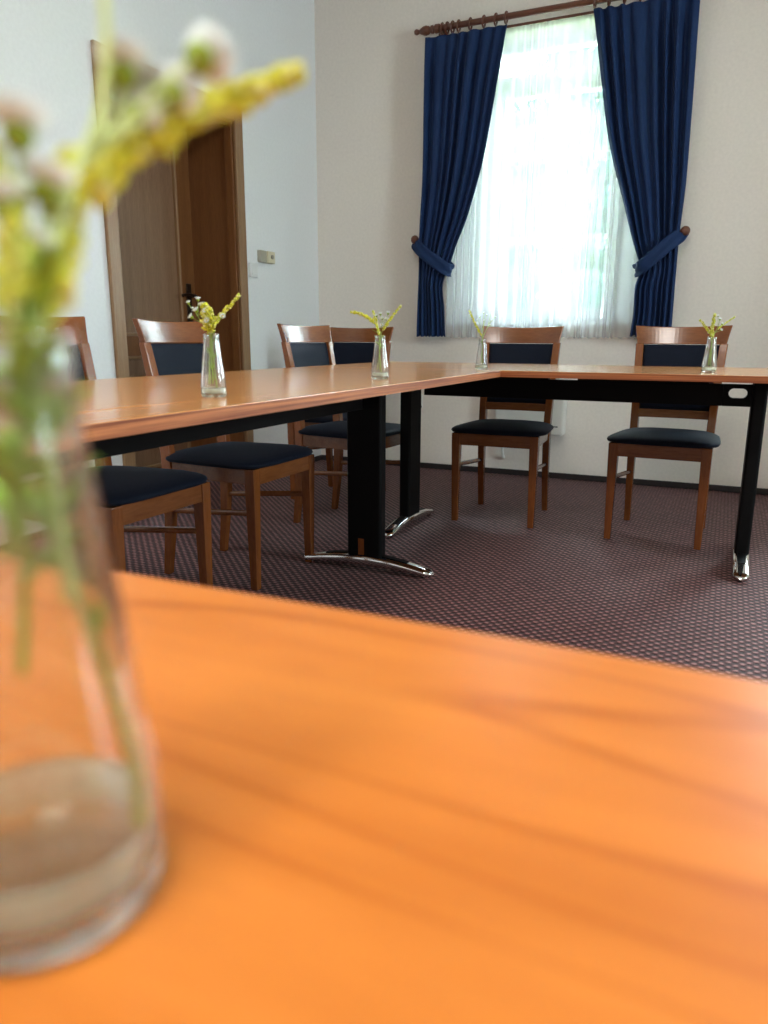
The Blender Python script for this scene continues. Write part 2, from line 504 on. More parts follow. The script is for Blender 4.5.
for s_, e_ in ((1, W1[0]), (-1, W1[1])):     # splayed plaster cheeks of the opening
    m = MB(); q = [(e_, 0.0), (e_ + s_ * .20, .18), (e_ + s_ * .20, WT), (e_, WT)]
    if s_ < 0: q.reverse()
    m.loft([[(x, y, W1[2]) for x, y in q], [(x, y, W1[3]) for x, y in q]]); m.build('reveal', M['upvc'], w1)
m = MB(); m.box(W1[0], W1[1], .004, .18, .931, .952); m.build('inner_sill', M['upvc'], w1, bevel=.004)
window('window_2', 'x', W2, 0.22, 1)
window('window_3', 'y', W3, RX + 0.22, 1)

# door: leaf set deep in the wall
d1 = struct(empty('door_1'))
ya, yb_, zt = DOOR[0], DOOR[1], DOOR[3]
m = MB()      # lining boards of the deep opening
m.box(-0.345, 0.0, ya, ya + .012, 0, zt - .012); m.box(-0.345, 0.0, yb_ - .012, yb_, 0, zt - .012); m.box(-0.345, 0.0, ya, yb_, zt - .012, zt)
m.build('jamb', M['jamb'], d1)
m = MB()
cw = .066
m.box(0, .02, ya - cw + .004, ya + .012, 0, zt + cw); m.box(0, .02, yb_ - .012, yb_ + cw - .006, 0, zt + cw)
m.box(0, .02, ya + .012, yb_ - .012, zt - .012, zt + cw)
m.build('casing', M['casing'], d1, bevel=0.006, seg=3)
m = MB()
m.box(-.05, 0, yb_ - .026, yb_ - .012, 0, zt - .026); m.box(-.05, 0, ya + .012, ya + .026, 0, zt - .026); m.box(-.05, 0, ya + .012, yb_ - .012, zt - .026, zt - .012)
m.build('stop_bead', M['jamb'], d1, bevel=0.003)
# leaf: stiles, rails and recessed panels
LX0, LX1 = -.345, -.31
pl0, pl1 = ya + .012 + .105, -1.055
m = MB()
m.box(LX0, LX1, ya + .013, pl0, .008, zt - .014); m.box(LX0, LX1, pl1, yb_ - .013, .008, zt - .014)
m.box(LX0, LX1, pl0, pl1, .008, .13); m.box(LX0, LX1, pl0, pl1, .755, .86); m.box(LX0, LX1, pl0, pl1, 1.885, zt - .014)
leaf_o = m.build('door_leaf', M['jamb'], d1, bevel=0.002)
m = MB(); m.box(LX0, LX1 - .014, pl0, pl1, .86, 1.885); m.build('upper_panel', M['door'], leaf_o)
m = MB(); m.box(LX0, LX1 - .014, pl0, pl1, .13, .755); m.build('lower_panel', M['door'], leaf_o)
m = MB()
for (z0, z1) in ((.13, .755), (.86, 1.885)):
    q = .018
    m.box(LX1 - .016, LX1 + .006, pl0, pl0 + q, z0, z1); m.box(LX1 - .016, LX1 + .006, pl1 - q, pl1, z0, z1)
    m.box(LX1 - .016, LX1 + .006, pl0 + q, pl1 - q, z0, z0 + q); m.box(LX1 - .016, LX1 + .006, pl0 + q, pl1 - q, z1 - q, z1)
m.build('panel_moulding', M['casing'], leaf_o, bevel=0.005, seg=2)
m = MB()
hy, hz = -1.0, 1.09
m.box(LX1, LX1 + .008, hy - .022, hy + .022, hz - .15, hz + .07)
hp = m.build('handle_plate', M['brass'], d1, bevel=0.004)
m = MB()
m.tube(spline([(LX1 + .006, hy, hz), (LX1 + .05, hy, hz), (LX1 + .058, hy - .02, hz), (LX1 + .058, hy - .07, hz + .004), (LX1 + .055, hy - .12, hz - .004)], 6), .009)
m.build('door_handle', M['brass'], hp, smooth=True)

# ------------------------------------------------------------------ wall fittings
t = tag(empty('thermostat', (-.001, -.662, 1.327)), 'cream two-part thermostat box on the left wall right of the door', 'thermostat')
m = MB(); m.box(0, .026, -.073, -.004, -.034, .034); m.build('display_half', M['grey_plastic'], t, bevel=0.004)
m = MB(); m.box(0, .034, -.004, .073, -.034, .034); m.build('housing', M['cream_plastic'], t, bevel=0.005)
m = MB(); m.lathe([(.012, .034), (.012, .042), (.010, .043)], (0, .036, .002), 20, 'x'); m.build('dial', M['grey_plastic'], t)
t = tag(empty('light_switch', (0, -.794, 1.242)), 'white square light switch between door frame and thermostat', 'switch')
m = MB(); m.box(0, .016, -.040, .040, -.040, .040); m.build('switch_plate', M['white_plastic'], t, bevel=0.004)
m = MB(); m.box(.016, .021, -.027, .027, -.028, .028); m.build('rocker', M['white_plastic'], t, bevel=0.003)

t = tag(empty('wall_heater', (1.50, 0, .28)), 'white box heater hung low on the wall under the window', 'heater')
m = MB(); m.box(-.19, .235, -.115, -.002, .0, .34); m.build('heater_body', M['enamel'], t, bevel=0.012, seg=3)
m = MB()
for i in range(14): m.box(-.16 + i * .026, -.145 + i * .026, -.10, -.03, .338, .345)
m.build('grille', M['grey_plastic'], t)
m = MB(); m.box(.150, .205, -.118, -.114, .052, .058); m.build('badge', M['darkmark'], t)
m = MB(); m.tube(spline([(-.15, -.05, .01), (-.15, -.05, -.10), (-.15, -.03, -.16), (-.15, .0, -.17)], 6), .008); m.build('pipe', M['enamel'], t, smooth=True)

t = tag(empty('wall_socket', (.76, 0, .448)), 'small white socket low on the back wall near the corner', 'socket')
m = MB(); m.box(-.022, .022, -.012, 0, -.045, .045); m.build('socket_plate', M['white_plastic'], t, bevel=0.004)
m = MB(); m.box(-.012, .020, -.02, -.012, -.042, -.028); m.build('socket_flap', M['darkmark'], t, bevel=0.002)

# ------------------------------------------------------------------ window dressing
RODZ = 2.612
rod = tag(empty('curtain_rod', (0, -.10, RODZ)), 'dark brown wooden curtain rod above the window with turned end knobs and rings', 'curtain rod')
m = MB(); m.lathe([(.0165, .845), (.0165, 2.30)], n=20, axis='x'); m.build('rod', M['rod'], rod, smooth=False)
fin = [(.0, -.115), (.012, -.112), (.0165, -.10), (.012, -.088), (.009, -.082), (.015, -.075), (.024, -.055), (.026, -.04), (.021, -.022), (.014, -.014), (.022, -.008), (.022, .004), (.0165, .008)]
m = MB(); m.lathe([(max(r, .0005), .845 + h) for r, h in fin], n=20, axis='x'); m.build('finial', M['rod'], rod, smooth=True)
m = MB(); m.lathe([(max(r, .0005), 2.30 - h) for r, h in reversed(fin)], n=20, axis='x'); m.build('finial', M['rod'], rod, smooth=True)
for bxp in (.875, 2.27):
    m = MB(); m.tube([(bxp, .0, 0), (bxp, .10, 0)], .012, 12); m.lathe([(.027, .088), (.027, .10)], (bxp, 0, 0), 20, 'y'); m.lathe([(.021, -.016), (.024, -.012), (.024, .012), (.021, .016)], (bxp, 0, 0), 20, 'x')
    m.build('bracket', M['rod'], rod, smooth=False, bevel=.002)
RINGS = [.905, .935, .968, 1.005, 1.075, 1.155, 1.225, 1.285, 1.772, 1.845, 1.925, 2.005, 2.075, 2.12, 2.16, 2.2]
for rx in RINGS:
    m = MB()
    pts = [(rx + .003 * math.sin(a), .027 * math.cos(a), .027 * math.sin(a) - .005) for a in [2 * PI * i / 24 for i in range(25)]]
    m.tube(pts, .0058, 8, caps=False)
    m.tube([(rx, .0, -.028), (rx, .0, -.045)], .003, 6)
    m.build('curtain_ring', M['rod'], rod, smooth=True)
srod = tag(empty('sheer_rail', (0, -.034, 2.585)), 'thin dark rail behind the rod carrying the white sheer', 'curtain rail')
m = MB(); m.lathe([(.007, .90), (.007, 2.25)], n=12, axis='x'); m.build('rail', M['rod'], srod)
for bxp in (.915, 2.235):
    m = MB(); m.tube([(bxp, 0, 0), (bxp, .034, 0)], .005, 8); m.build('bracket', M['rod'], srod)

def drape(root, outer, inner, ztop, zbot, folds, seed, tie_z):
    rnd = random.Random(seed)
    ph = [rnd.uniform(0, 2 * PI) for _ in range(6)]
    nu, nv = 170, 110
    rows = []
    for j in range(nv + 1):
        v = j / nv
        row = []
        for i in range(nu + 1):
            u = i / nu
            z = ztop + (zbot - ztop) * v
            xo = sminterp(outer, z); xi = sminterp(inner, z)
            gather = math.exp(-((z - tie_z) / .16) ** 2)
            uu = u + .018 * math.sin(2 * PI * 2 * u + ph[0]) + .010 * math.sin(2 * PI * 5 * u + ph[1])
            top = max(0, 1 - v * 9)
            amp = (.026 - .012 * gather) * (1 - .55 * top) * (.75 + .35 * math.sin(2 * PI * 1.5 * u + ph[2]))
            s = math.sin(2 * PI * folds * uu + ph[3])
            s = math.copysign(abs(s) ** .8, s)
            s2 = math.sin(2 * PI * folds * 1.7 * uu + ph[4] + v * 1.3) * .18
            y = -.106 + amp * (s + s2)
            y -= .022 * gather * math.sin(PI * u)
            x = xo + (xi - xo) * u + .004 * math.sin(2 * PI * folds * uu + ph[5]) * (1 - top)
            # headed pinch at the top edge and a lifted hem
            zz = z - .006 * top * (1 - abs(math.sin(PI * folds * uu)))
            if v > .97: zz += .004 * s
            row.append((x, y, zz))
        rows.append(row)
    m = MB()
    vs = [p for r in rows for p in r]; fs = []
    w = nu + 1
    for j in range(nv):
        for i in range(nu):
            fs.append((j * w + i, (j + 1) * w + i, (j + 1) * w + i + 1, j * w + i + 1))
    m.add(vs, fs)
    o = m.build('drape', M['drape'], root, smooth=True)
    s = o.modifiers.new('cloth', 'SOLIDIFY'); s.thickness = .003; s.offset = 0
    return o
def band(root, path, width, name='tieback'):
    pts = spline(path, 8); rings = []
    for i, p in enumerate(pts):
        t = (pts[min(i + 1, len(pts) - 1)] - pts[max(i - 1, 0)]).normalized()
        out = Vector((0, -1, 0)); out = (out - t * out.dot(t))
        if out.length < .15: out = Vector((t.y, -t.x, 0))
        out.normalize(); sd = t.cross(out).normalized()
        if sd.z < 0: sd = -sd; 
        h = width * (.55 + .45 * min(1, i / 8, (len(pts) - 1 - i) / 8)) / 2
        pr = []
        for k in range(9):
            q = -1 + 2 * k / 8
            pr.append((q, .004 * math.sin(q * 5 + i * .2) + .002))
        rings.append([p + sd * h * q + out * d for q, d in pr] + [p + sd * h * q + out * (d - .004) for q, d in reversed(pr)])
    m = MB(); m.loft(rings)
    return m.build(name, M['drape'], root, smooth=True)

cl = tag(empty('curtain', (0, 0, 0)), 'dark blue curtain tied back on the left side of the window', 'curtain')
outL = [(2.585, .806), (2.2, .805), (1.8, .803), (1.45, .785), (1.25, .783), (.865, .779)]
inL = [(2.58, 1.297), (2.326, 1.255), (1.893, 1.182), (1.571, 1.093), (1.40, 1.022), (1.30, .986), (1.25, .962), (1.17, .942), (1.05, .955), (.87, .968)]
drape(cl, outL, inL, 2.572, .868, 7.0, 3, 1.27)
band(cl, [(.752, -.082, 1.448), (.772, -.135, 1.425), (.83, -.168, 1.372), (.92, -.180, 1.310), (.975, -.165, 1.272), (.998, -.112, 1.262), (.965, -.066, 1.285), (.86, -.060, 1.37), (.752, -.070, 1.448)], .075)
cr = tag(empty('curtain', (0, 0, 0)), 'dark blue curtain tied back on the right side of the window', 'curtain')
outR = [(2.60, 2.290), (2.54, 2.297), (1.71, 2.31), (1.4, 2.30), (1.2, 2.30), (.87, 2.303)]
inR = [(2.58, 1.765), (2.214, 1.831), (1.892, 1.896), (1.565, 2.000), (1.40, 2.052), (1.297, 2.090), (1.227, 2.108), (1.14, 2.088), (1.0, 2.09), (.87, 2.080)]
drape(cr, outR, inR, 2.572, .872, 7.5, 11, 1.25)
band(cr, [(2.322, -.082, 1.418), (2.30, -.135, 1.395), (2.24, -.168, 1.345), (2.16, -.180, 1.272), (2.112, -.165, 1.235), (2.088, -.112, 1.228), (2.12, -.066, 1.25), (2.22, -.060, 1.33), (2.322, -.070, 1.418)], .075)
for (kx, kz, lab) in ((.750, 1.455, 'brown wooden tieback knob on the wall left of the window'), (2.326, 1.425, 'brown wooden tieback knob on the wall right of the window')):
    t = tag(empty('tieback_knob', (kx, 0, kz)), lab, 'curtain knob')
    m = MB(); m.lathe([(.016, 0), (.016, -.006), (.007, -.010), (.007, -.085)], n=16, axis='y'); m.build('peg', M['rod'], t, smooth=False)
    m = MB(); m.lathe([(.006, -.085), (.017, -.087), (.024, -.094), (.026, -.104), (.022, -.113), (.012, -.118), (.001, -.119)], n=20, axis='y'); m.build('knob', M['rod'], t, smooth=True)

def sheer_mesh():
    nu, nv = 460, 40
    rnd = random.Random(5)
    ph = [rnd.uniform(0, 6.28) for _ in range(8)]
    vs = []; fs = []
    for j in range(nv + 1):
        v = j / nv
        z = 2.5775 + (.862 - 2.5775) * v
        for i in range(nu + 1):
            u = i / nu
            x = .955 + u * 1.18 + .012 * v * math.sin(2 * PI * 7 * u + ph[0])
            a = .004 + .012 * min(1, v * 3)
            y = -.032 + a * math.sin(2 * PI * 22 * u + 3.0 * math.sin(2 * PI * 3 * u + ph[1]) + .5 * v)
            y += .010 * min(1, v * 2) * math.sin(2 * PI * 12 * u + ph[2] + .8 * v)
            vs.append((x, max(-.052, min(-.010, y)), z + (.004 * math.sin(2 * PI * 34 * u) if j == nv else 0)))
    w = nu + 1
    for j in range(nv):
        for i in range(nu): fs.append((j * w + i, (j + 1) * w + i, (j + 1) * w + i + 1, j * w + i + 1))
    m = MB(); m.add(vs, fs)
    o = m.build('sheer_curtain', M['sheer'], smooth=True)
    tag(o, 'white translucent sheer curtain covering the bright window', 'sheer curtain')
sheer_mesh()

# ------------------------------------------------------------------ tables
T = 0.74; TH = .022
def foot_mesh(L, h0=.024, h1=.062, w=.062):
    """arched chrome foot along local x, centred"""
    rings = []; n = 30
    for i in range(n + 1):
        t = -1 + 2 * i / n
        x = t * L / 2
        top = h0 + (h1 - h0) * (1 - abs(t) ** 1.9)
        bot = .006 + .012 * (1 - abs(t) ** 2)
        ww = w * (1 - .12 * abs(t)) / 2
        e = min(1, (1 - abs(t)) / .05)
        sh = math.sqrt(max(.04, 1 - (1 - e) ** 2))
        cz = (top + bot) / 2; hh = (top - bot) / 2 * sh; ww *= sh
        ring = []
        for k in range(20):
            a = 2 * PI * k / 20
            ca, sa = math.cos(a), math.sin(a)
            ring.append((x, ww * math.copysign(abs(ca) ** .55, ca), cz + hh * math.copysign(abs(sa) ** .7, sa)))
        rings.append(ring)
    m = MB(); m.loft(rings)
    for sx in (-1, 1):   # glide pads
        m.lathe([(.014, 0), (.014, .012)], (sx * L * .44, 0, 0), 14)
    return m
def inlay_mesh(L, h0=.024, h1=.062):
    rings = []
    for i in range(21):
        t = -.62 + 1.24 * i / 20
        top = h0 + (h1 - h0) * (1 - abs(t) ** 1.9)
        w = .016 * (1 - .4 * abs(t))
        rings.append([(t * L / 2, -w, top - .004), (t * L / 2, w, top - .004), (t * L / 2, w, top + .0025), (t * L / 2, -w, top + .0025)])
    m = MB(); m.loft(rings); return m
def beam_with_slots(x0, x1, y0, y1, z0, z1, slots):
    """beam along x with rounded see-through slots (cx, cz, half length, half height)"""
    m = MB(); cur = x0
    for (cx, cz, hl, hh) in sorted(slots):
        a, b = cx - hl - .02, cx + hl + .02
        m.box(cur, a, y0, y1, z0, z1)
        n = 32; inner = []; outer = []
        for k in range(n):
            an = 2 * PI * (k + .5) / n
            ca, sa = math.cos(an), math.sin(an)
            r = hh
            inner.append((cx + math.copysign(hl - r, ca) + r * ca, cz + r * sa))
            sx = (b - a) / 2 / max(abs(ca), 1e-6); sz = (z1 - cz if sa > 0 else cz - z0) / max(abs(sa), 1e-6)
            s_ = min(sx, sz); outer.append(((a + b) / 2 + ca * s_, cz + sa * s_))
        # exact corners
        for ccx, ccz in ((a, z0), (b, z0), (b, z1), (a, z1)):
            k = min(range(n), key=lambda q: (outer[q][0] - ccx) ** 2 + (outer[q][1] - ccz) ** 2)
            outer[k] = (ccx, ccz)
        vs = [(p[0], y0, p[1]) for p in inner] + [(p[0], y0, p[1]) for p in outer] + [(p[0], y1, p[1]) for p in inner] + [(p[0], y1, p[1]) for p in outer]
        fs = []
        for k in range(n):
            q = (k + 1) % n
            fs += [(k, q, n + q, n + k), (2 * n + q, 2 * n + k, 3 * n + k, 3 * n + q), (k, 2 * n + k, 2 * n + q, q), (n + q, 3 * n + q, 3 * n + k, n + k)]
        m.add(vs, fs); cur = b
    m.box(cur, x1, y0, y1, z0, z1)
    return m
def table(label, x0, x1, y0, y1, along, legs, c, slots=(), top='table_x'):
    """legs: positions along the table; along 'x' or 'y'"""
    root = tag(empty('conference_table', (0, 0, 0)), label, 'table')
    m = MB(); m.box(x0 + .002, x1 - .002, y0 + .002, y1 - .002, T - TH, T)
    tp = m.build('tabletop', M[top], root, bevel=.0015)
    e = .002
    for (q0, q1, q2, q3, em) in ((x0, x0 + e, y0, y1, 'edge_y'), (x1 - e, x1, y0, y1, 'edge_y'), (x0 + e, x1 - e, y0, y0 + e, 'edge_x'), (x0 + e, x1 - e, y1 - e, y1, 'edge_x')):
        m = MB(); m.box(q0, q1, q2, q3, T - TH - .0005, T - .0008); m.build('edge_band', M[em], tp)
    bz0, bz1 = .609, .690
    def R(m):   # turn geometry made along x into the table's direction
        if along == 'y': m.v = [(2 * c - p[1], p[0], p[2]) for p in m.v]
        return m
    a0, a1 = legs[0], legs[-1]
    R(beam_with_slots(a0 + .07, a1 - .07 if along == 'y' else a1 - .026, c - .02, c + .02, bz0, bz1, slots)).build('beam', M['black'], root, bevel=.002)
    L = a1 - a0     # packers between beam and top
    for (q0, q1) in ((.05, .44), (.525, .875)):
        m = MB(); m.box(a0 + q0 * L, a0 + q1 * L, c - .02, c + .02, bz1, T - TH - .0005); R(m).build('packer', M['black'], root)
    for a in legs:
        m = MB(); w = .0255; d = .070
        n = 8; prof = []
        for sx, sy, st in ((1, -1, -PI / 2), (1, 1, 0), (-1, 1, PI / 2), (-1, -1, PI)):
            for k in range(5):
                an = st + k * PI / 8; r = .012
                prof.append((a + sx * (w - r) + r * math.cos(an), c + sy * (d - r) + r * math.sin(an)))
        m.loft([[(p[0], p[1], z) for p in prof] for z in (.045, .700)])
        co = R(m).build('column', M['black'], root, bevel=0)
        m = MB(); m.box(a - .03, a + .03, c - .30, c + .30, .700, T - TH - .0005)
        R(m).build('top_plate', M['black'], root)
        f = foot_mesh(.545); f.v = [(-p[1] + a, p[0] + c, p[2]) for p in f.v]
        fo = R(f).build('foot', M['chrome'], root, smooth=True)
        f = inlay_mesh(.545); f.v = [(-p[1] + a, p[0] + c, p[2]) for p in f.v]
        R(f).build('foot_inlay', M['black'], fo)
    return root
ta = table('wooden conference table running along the left side, in front of the door', 1.05, 1.857, -4.368, -1.965, 'y', (-4.10, -2.215), 1.436, (), 'table_y')
tb = table('wooden conference table at the back, parallel to the window wall', 1.045, 3.02, -1.962, -1.155, 'x', (1.325, 2.725), -1.525, ((2.652, .657, .032, .0185),), 'table_back')
tn = table('close-up orange wooden table filling the foreground', 1.05, 3.95, -5.18, -4.3735, 'x', (1.35, 3.65), -4.776, (), 'table_x')
# small wood-coloured plate, an orange patch low on the left table's column
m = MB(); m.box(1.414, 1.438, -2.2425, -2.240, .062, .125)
m.build('wood_tone_plate', M['chair'], ta, bevel=.001)

# ------------------------------------------------------------------ chairs
def ypost(z): return sminterp([(0, .200), (.22, .176), (.44, .172), (.62, .196), (.80, .226), (.92, .252)], z)
def xpost(z): return sminterp([(0, .168), (.30, .166), (.50, .166), (.83, .178), (.92, .181)], z)
def make_chair():
    root = empty('dining_chair')
    # seat cushion: domed, wider at the front
    m = MB(); n = 40; rings = []
    def outline(k, s=0.0):
        a = 2 * PI * k / n; ca, sa = math.cos(a), math.sin(a)
        e = .42
        x = math.copysign(abs(ca) ** e, ca); y = math.copysign(abs(sa) ** e, sa)
        hw = .236 - .032 * (y * .5 + .5)
        return x * (hw - s), -.015 + y * (.222 - s)
    for (s, z) in ((.016, .424), (.004, .427), (0, .434), (.003, .441), (.014, .448), (.04, .456), (.09, .463), (.14, .467), (.19, .469)):
        rings.append([(outline(k, s)[0], outline(k, s)[1], z) for k in range(n)])
    m.loft(rings)
    m.build('seat', M['seat'], root, smooth=True)
    # apron
    m = MB()
    m.box(-.178, .178, -.212, -.192, .368, .4235)
    m.box(-.155, .155, .155, .175, .372, .4235)
    for s in (-1, 1):
        r = []
        for (x, y) in ((s * .186, -.19), (s * .166, .165)):
            r.append([(x - .010, y, .370), (x + .010, y, .370), (x + .010, y, .4235), (x - .010, y, .4235)])
        m.loft(r)
    m.build('seat_frame', M['rail'], root, bevel=.002)
    for s in (-1, 1):
        m = MB(); rings = []
        for (z, h, dx, dy) in ((0, .0135, .0, .0), (.18, .0165, 0, 0), (.36, .0195, 0, 0), (.4235, .0200, 0, 0)):
            cx, cy = s * .184, -.196
            rings.append([(cx - h, cy - h, z), (cx + h, cy - h, z), (cx + h, cy + h, z), (cx - h, cy + h, z)])
        m.loft(rings); m.build('front_leg', M['chair'], root, bevel=.003)
        m = MB(); rings = []
        for k in range(27):
            z = .835 * k / 26
            hx = .0135 + .0035 * min(1, z / .4); hy = sminterp([(0, .013), (.42, .021), (.84, .0125)], z)
            cx, cy = s * xpost(z), ypost(z)
            rings.append([(cx - hx, cy - hy, z), (cx + hx, cy - hy, z), (cx + hx, cy + hy, z), (cx - hx, cy + hy, z)])
        m.loft(rings); m.build('back_post', M['chair'], root, bevel=.003)
        m = MB(); m.tube([(s * .184, -.185, .268), (s * .166, .172, .245)], .0085, 10)
        m.v = [(p[0], p[1], .2565 + (p[2] - .2565) * 1.25) for p in m.v]
        m.build('stretcher', M['rail'], root)
    # crest rail, curved in plan, corners kicked up and out
    m = MB(); rings = []
    for k in range(25):
        u = -1 + 2 * k / 24
        ring = []
        for (z, hw, off) in ((.832, .190, -1), (.873, .197, -1), (.914, .2055, -1), (.914, .2055, 1), (.873, .197, 1), (.832, .190, 1)):
            top = (z - .832) / .082
            zz = z + top * (.007 * u * u - .005)
            th = .0125 - .002 * top
            ring.append((u * hw, ypost(zz) + .030 * (1 - u * u) + off * th - .002, zz))
        rings.append(ring)
    m.loft(rings); m.build('top_rail', M['rail'], root, bevel=.0035)
    # padded back
    m = MB(); rings = []
    nz = 14
    for k in range(nz + 1):
        z = .538 + (.830 - .538) * k / nz
        ring = []
        e = math.sin(PI * k / nz) ** .35
        for j in range(24):
            a = 2 * PI * j / 24; ca, sa = math.cos(a), math.sin(a)
            hw = xpost(z) - .0165
            u = math.copysign(abs(ca) ** .35, ca)
            ring.append((u * hw, ypost(z) + .016 * (1 - u * u) + .005 + math.copysign(abs(sa) ** .6, sa) * (.007 + .010 * e), z))
        rings.append(ring)
    m.loft(rings); m.build('backrest', M['seat'], root, smooth=True)
    m = MB(); rings = []
    for k in range(13):
        u = -1 + 2 * k / 12; ring = []
        for (z, off) in ((.503, -1), (.540, -1), (.540, 1), (.503, 1)):
            ring.append((u * (xpost(z) - .012), ypost(z) + .012 * (1 - u * u) + off * .010, z))
        rings.append(ring)
    m.loft(rings); m.build('lower_rail', M['rail'], root, bevel=.002)
    return root
CH = [
 ((2.392, -1.172, 0), -3, 'dark wooden chair behind the back table, nearest the right curtain and the black table leg'),
 ((1.660, -1.128, 0), 1.0, 'dark wooden chair behind the back table, standing below the middle of the window'),
 ((.712, -1.05, 0), 0, 'dark wooden chair at the back wall close to the room corner, only its back showing'),
 ((1.030, -1.545, 0), 86, 'wooden chair side-on at the end of the back table, first from the room corner'),
 ((.995, -2.405, 0), 90, 'wooden chair pushed under the left table in front of the brown door'),
 ((.990, -3.035, 0), 90, 'wooden chair at the left table half hidden behind the big glass bottle'),
]
c0 = make_chair()
for i, (loc, rz, lab) in enumerate(CH):
    o = c0 if i == 0 else copy_tree(c0)
    o.location = loc; o.rotation_euler = (0, 0, math.radians(rz))
    tag(o, lab, 'chair', 'chairs around the conference tables')

# ------------------------------------------------------------------ bottles
def make_bottle():
    root = empty('glass_bottle')
    outer = [(.0, .0012), (.012, .0006), (.0195, .0), (.0220, .0010), (.0231, .0036), (.0235, .008), (.0235, .018), (.0230, .027), (.0221, .036), (.0208, .046), (.0194, .057), (.0181, .068), (.0168, .079), (.0155, .089), (.0146, .098), (.0141, .106), (.0141, .110), (.0146, .112), (.0147, .114), (.0141, .1155)]
    inner = [(.0127, .1155), (.0124, .112), (.0122, .105), (.0128, .098), (.0138, .089), (.0151, .079), (.0164, .068), (.0177, .057), (.0191, .046), (.0204, .036), (.0213, .027), (.0218, .018), (.0217, .010), (.0205, .0062), (.0170, .0046), (.008, .0042), (.0, .0042)]
    m = MB(); m.lathe([(max(r, .00005), h) for r, h in outer + inner], n=56)
    m.build('bottle_body', M['glass'], root, smooth=True)
    wp = [(.0, .0043), (.008, .0043), (.0169, .0047), (.0204, .0063), (.0216, .0100), (.0217, .0160), (.0217, .0182), (.0208, .0174), (.0, .0172)]
    m = MB(); m.lathe([(max(r, .00005), h) for r, h in wp], n=56)
    m.build('water', M['water'], root, smooth=True)
    return root
BT = [
 ((2.492, -4.544, T), .97, 'large close-up glass bottle with a little water at the left edge of the foreground table'),
 ((1.713, -3.459, T), 1.03, 'small clear glass bottle on the left table in front of the door'),
 ((1.717, -2.706, T), 1.05, 'small clear glass bottle on the left table nearer the room corner'),
 ((1.767, -1.906, T), .98, 'small clear glass bottle at the inner corner where the tables meet'),
 ((2.548, -1.75, T), 1.06, 'small clear glass bottle on the back table before the right-hand chair'),
]
b0 = make_bottle()
for i, (loc, s, lab) in enumerate(BT):
    o = b0 if i == 0 else copy_tree(b0)
    o.location = loc; o.scale = (s if i else 1, s if i else 1, s)
    tag(o, lab, 'bottle', 'glass bottles used as vases')

# ------------------------------------------------------------------ flowers
def goldenrod(label, pts, start, r0, r1, dens, stem_r=.0011, leaves=(), green=False, seed=1, group='goldenrod sprigs', k=10, fl=.0011):
    """stem through pts; florets clothe it from fraction start to the tip, spread r0 -> r1"""
    rnd = random.Random(seed)
    P = spline(pts, k); n = len(P)
    root = tag(empty('goldenrod_sprig', P[0]), label, 'flower', group)
    o = P[0]
    m = MB(); m.tube([p - o for p in P], [stem_r * (1 - .55 * i / (n - 1)) for i in range(n)], 8)
    m.build('stem', M['stem'], root, smooth=True)
    m = MB()
    for i in range(dens):
        t = start + (1 - start) * (i + rnd.random()) / dens
        f = t * (n - 1); a = int(min(f, n - 2)); p = P[a].lerp(P[a + 1], f - a)
        d = (P[a + 1] - P[a]).normalized()
        q = (t - start) / (1 - start)
        R = (r0 + (r1 - r0) * q) * (.82 + .22 * math.sin(t * 55 + seed)) * min(1, (1.04 - q) * 9) ** .5 * (math.sin(min(1, q * 5 + .15) * PI / 2))
        v = d.orthogonal().normalized(); w = d.cross(v)
        an = rnd.uniform(0, 2 * PI)
        rad = (v * math.cos(an) + w * math.sin(an))
        rr = R * math.sqrt(rnd.random())
        c = p + rad * rr
        pk = rnd.random(); m.cur = 1 if pk < (.6 if green else .22) else (2 if pk > .74 else 0)
        s = fl * rnd.uniform(.7, 1.25)
        m.ball(c - o, (s, s * 1.5), rad + d * 1.2, 6, 4)
    m.build('flower_plume', [M['golden'], M['golden_green'], M['golden_pale']], root, smooth=True)
    if leaves:
        m = MB()
        for (t, an, L, W) in leaves:
            f = t * (n - 1); a = int(min(f, n - 2)); p = P[a]
            d = (P[a + 1] - P[a]).normalized(); v = d.orthogonal().normalized(); w = d.cross(v)
            m.leaf(p - o, d * 1.3 + v * math.cos(an) + w * math.sin(an), L, W, d)
        m.build('foliage', M['leaf'], root, smooth=True)
    return root
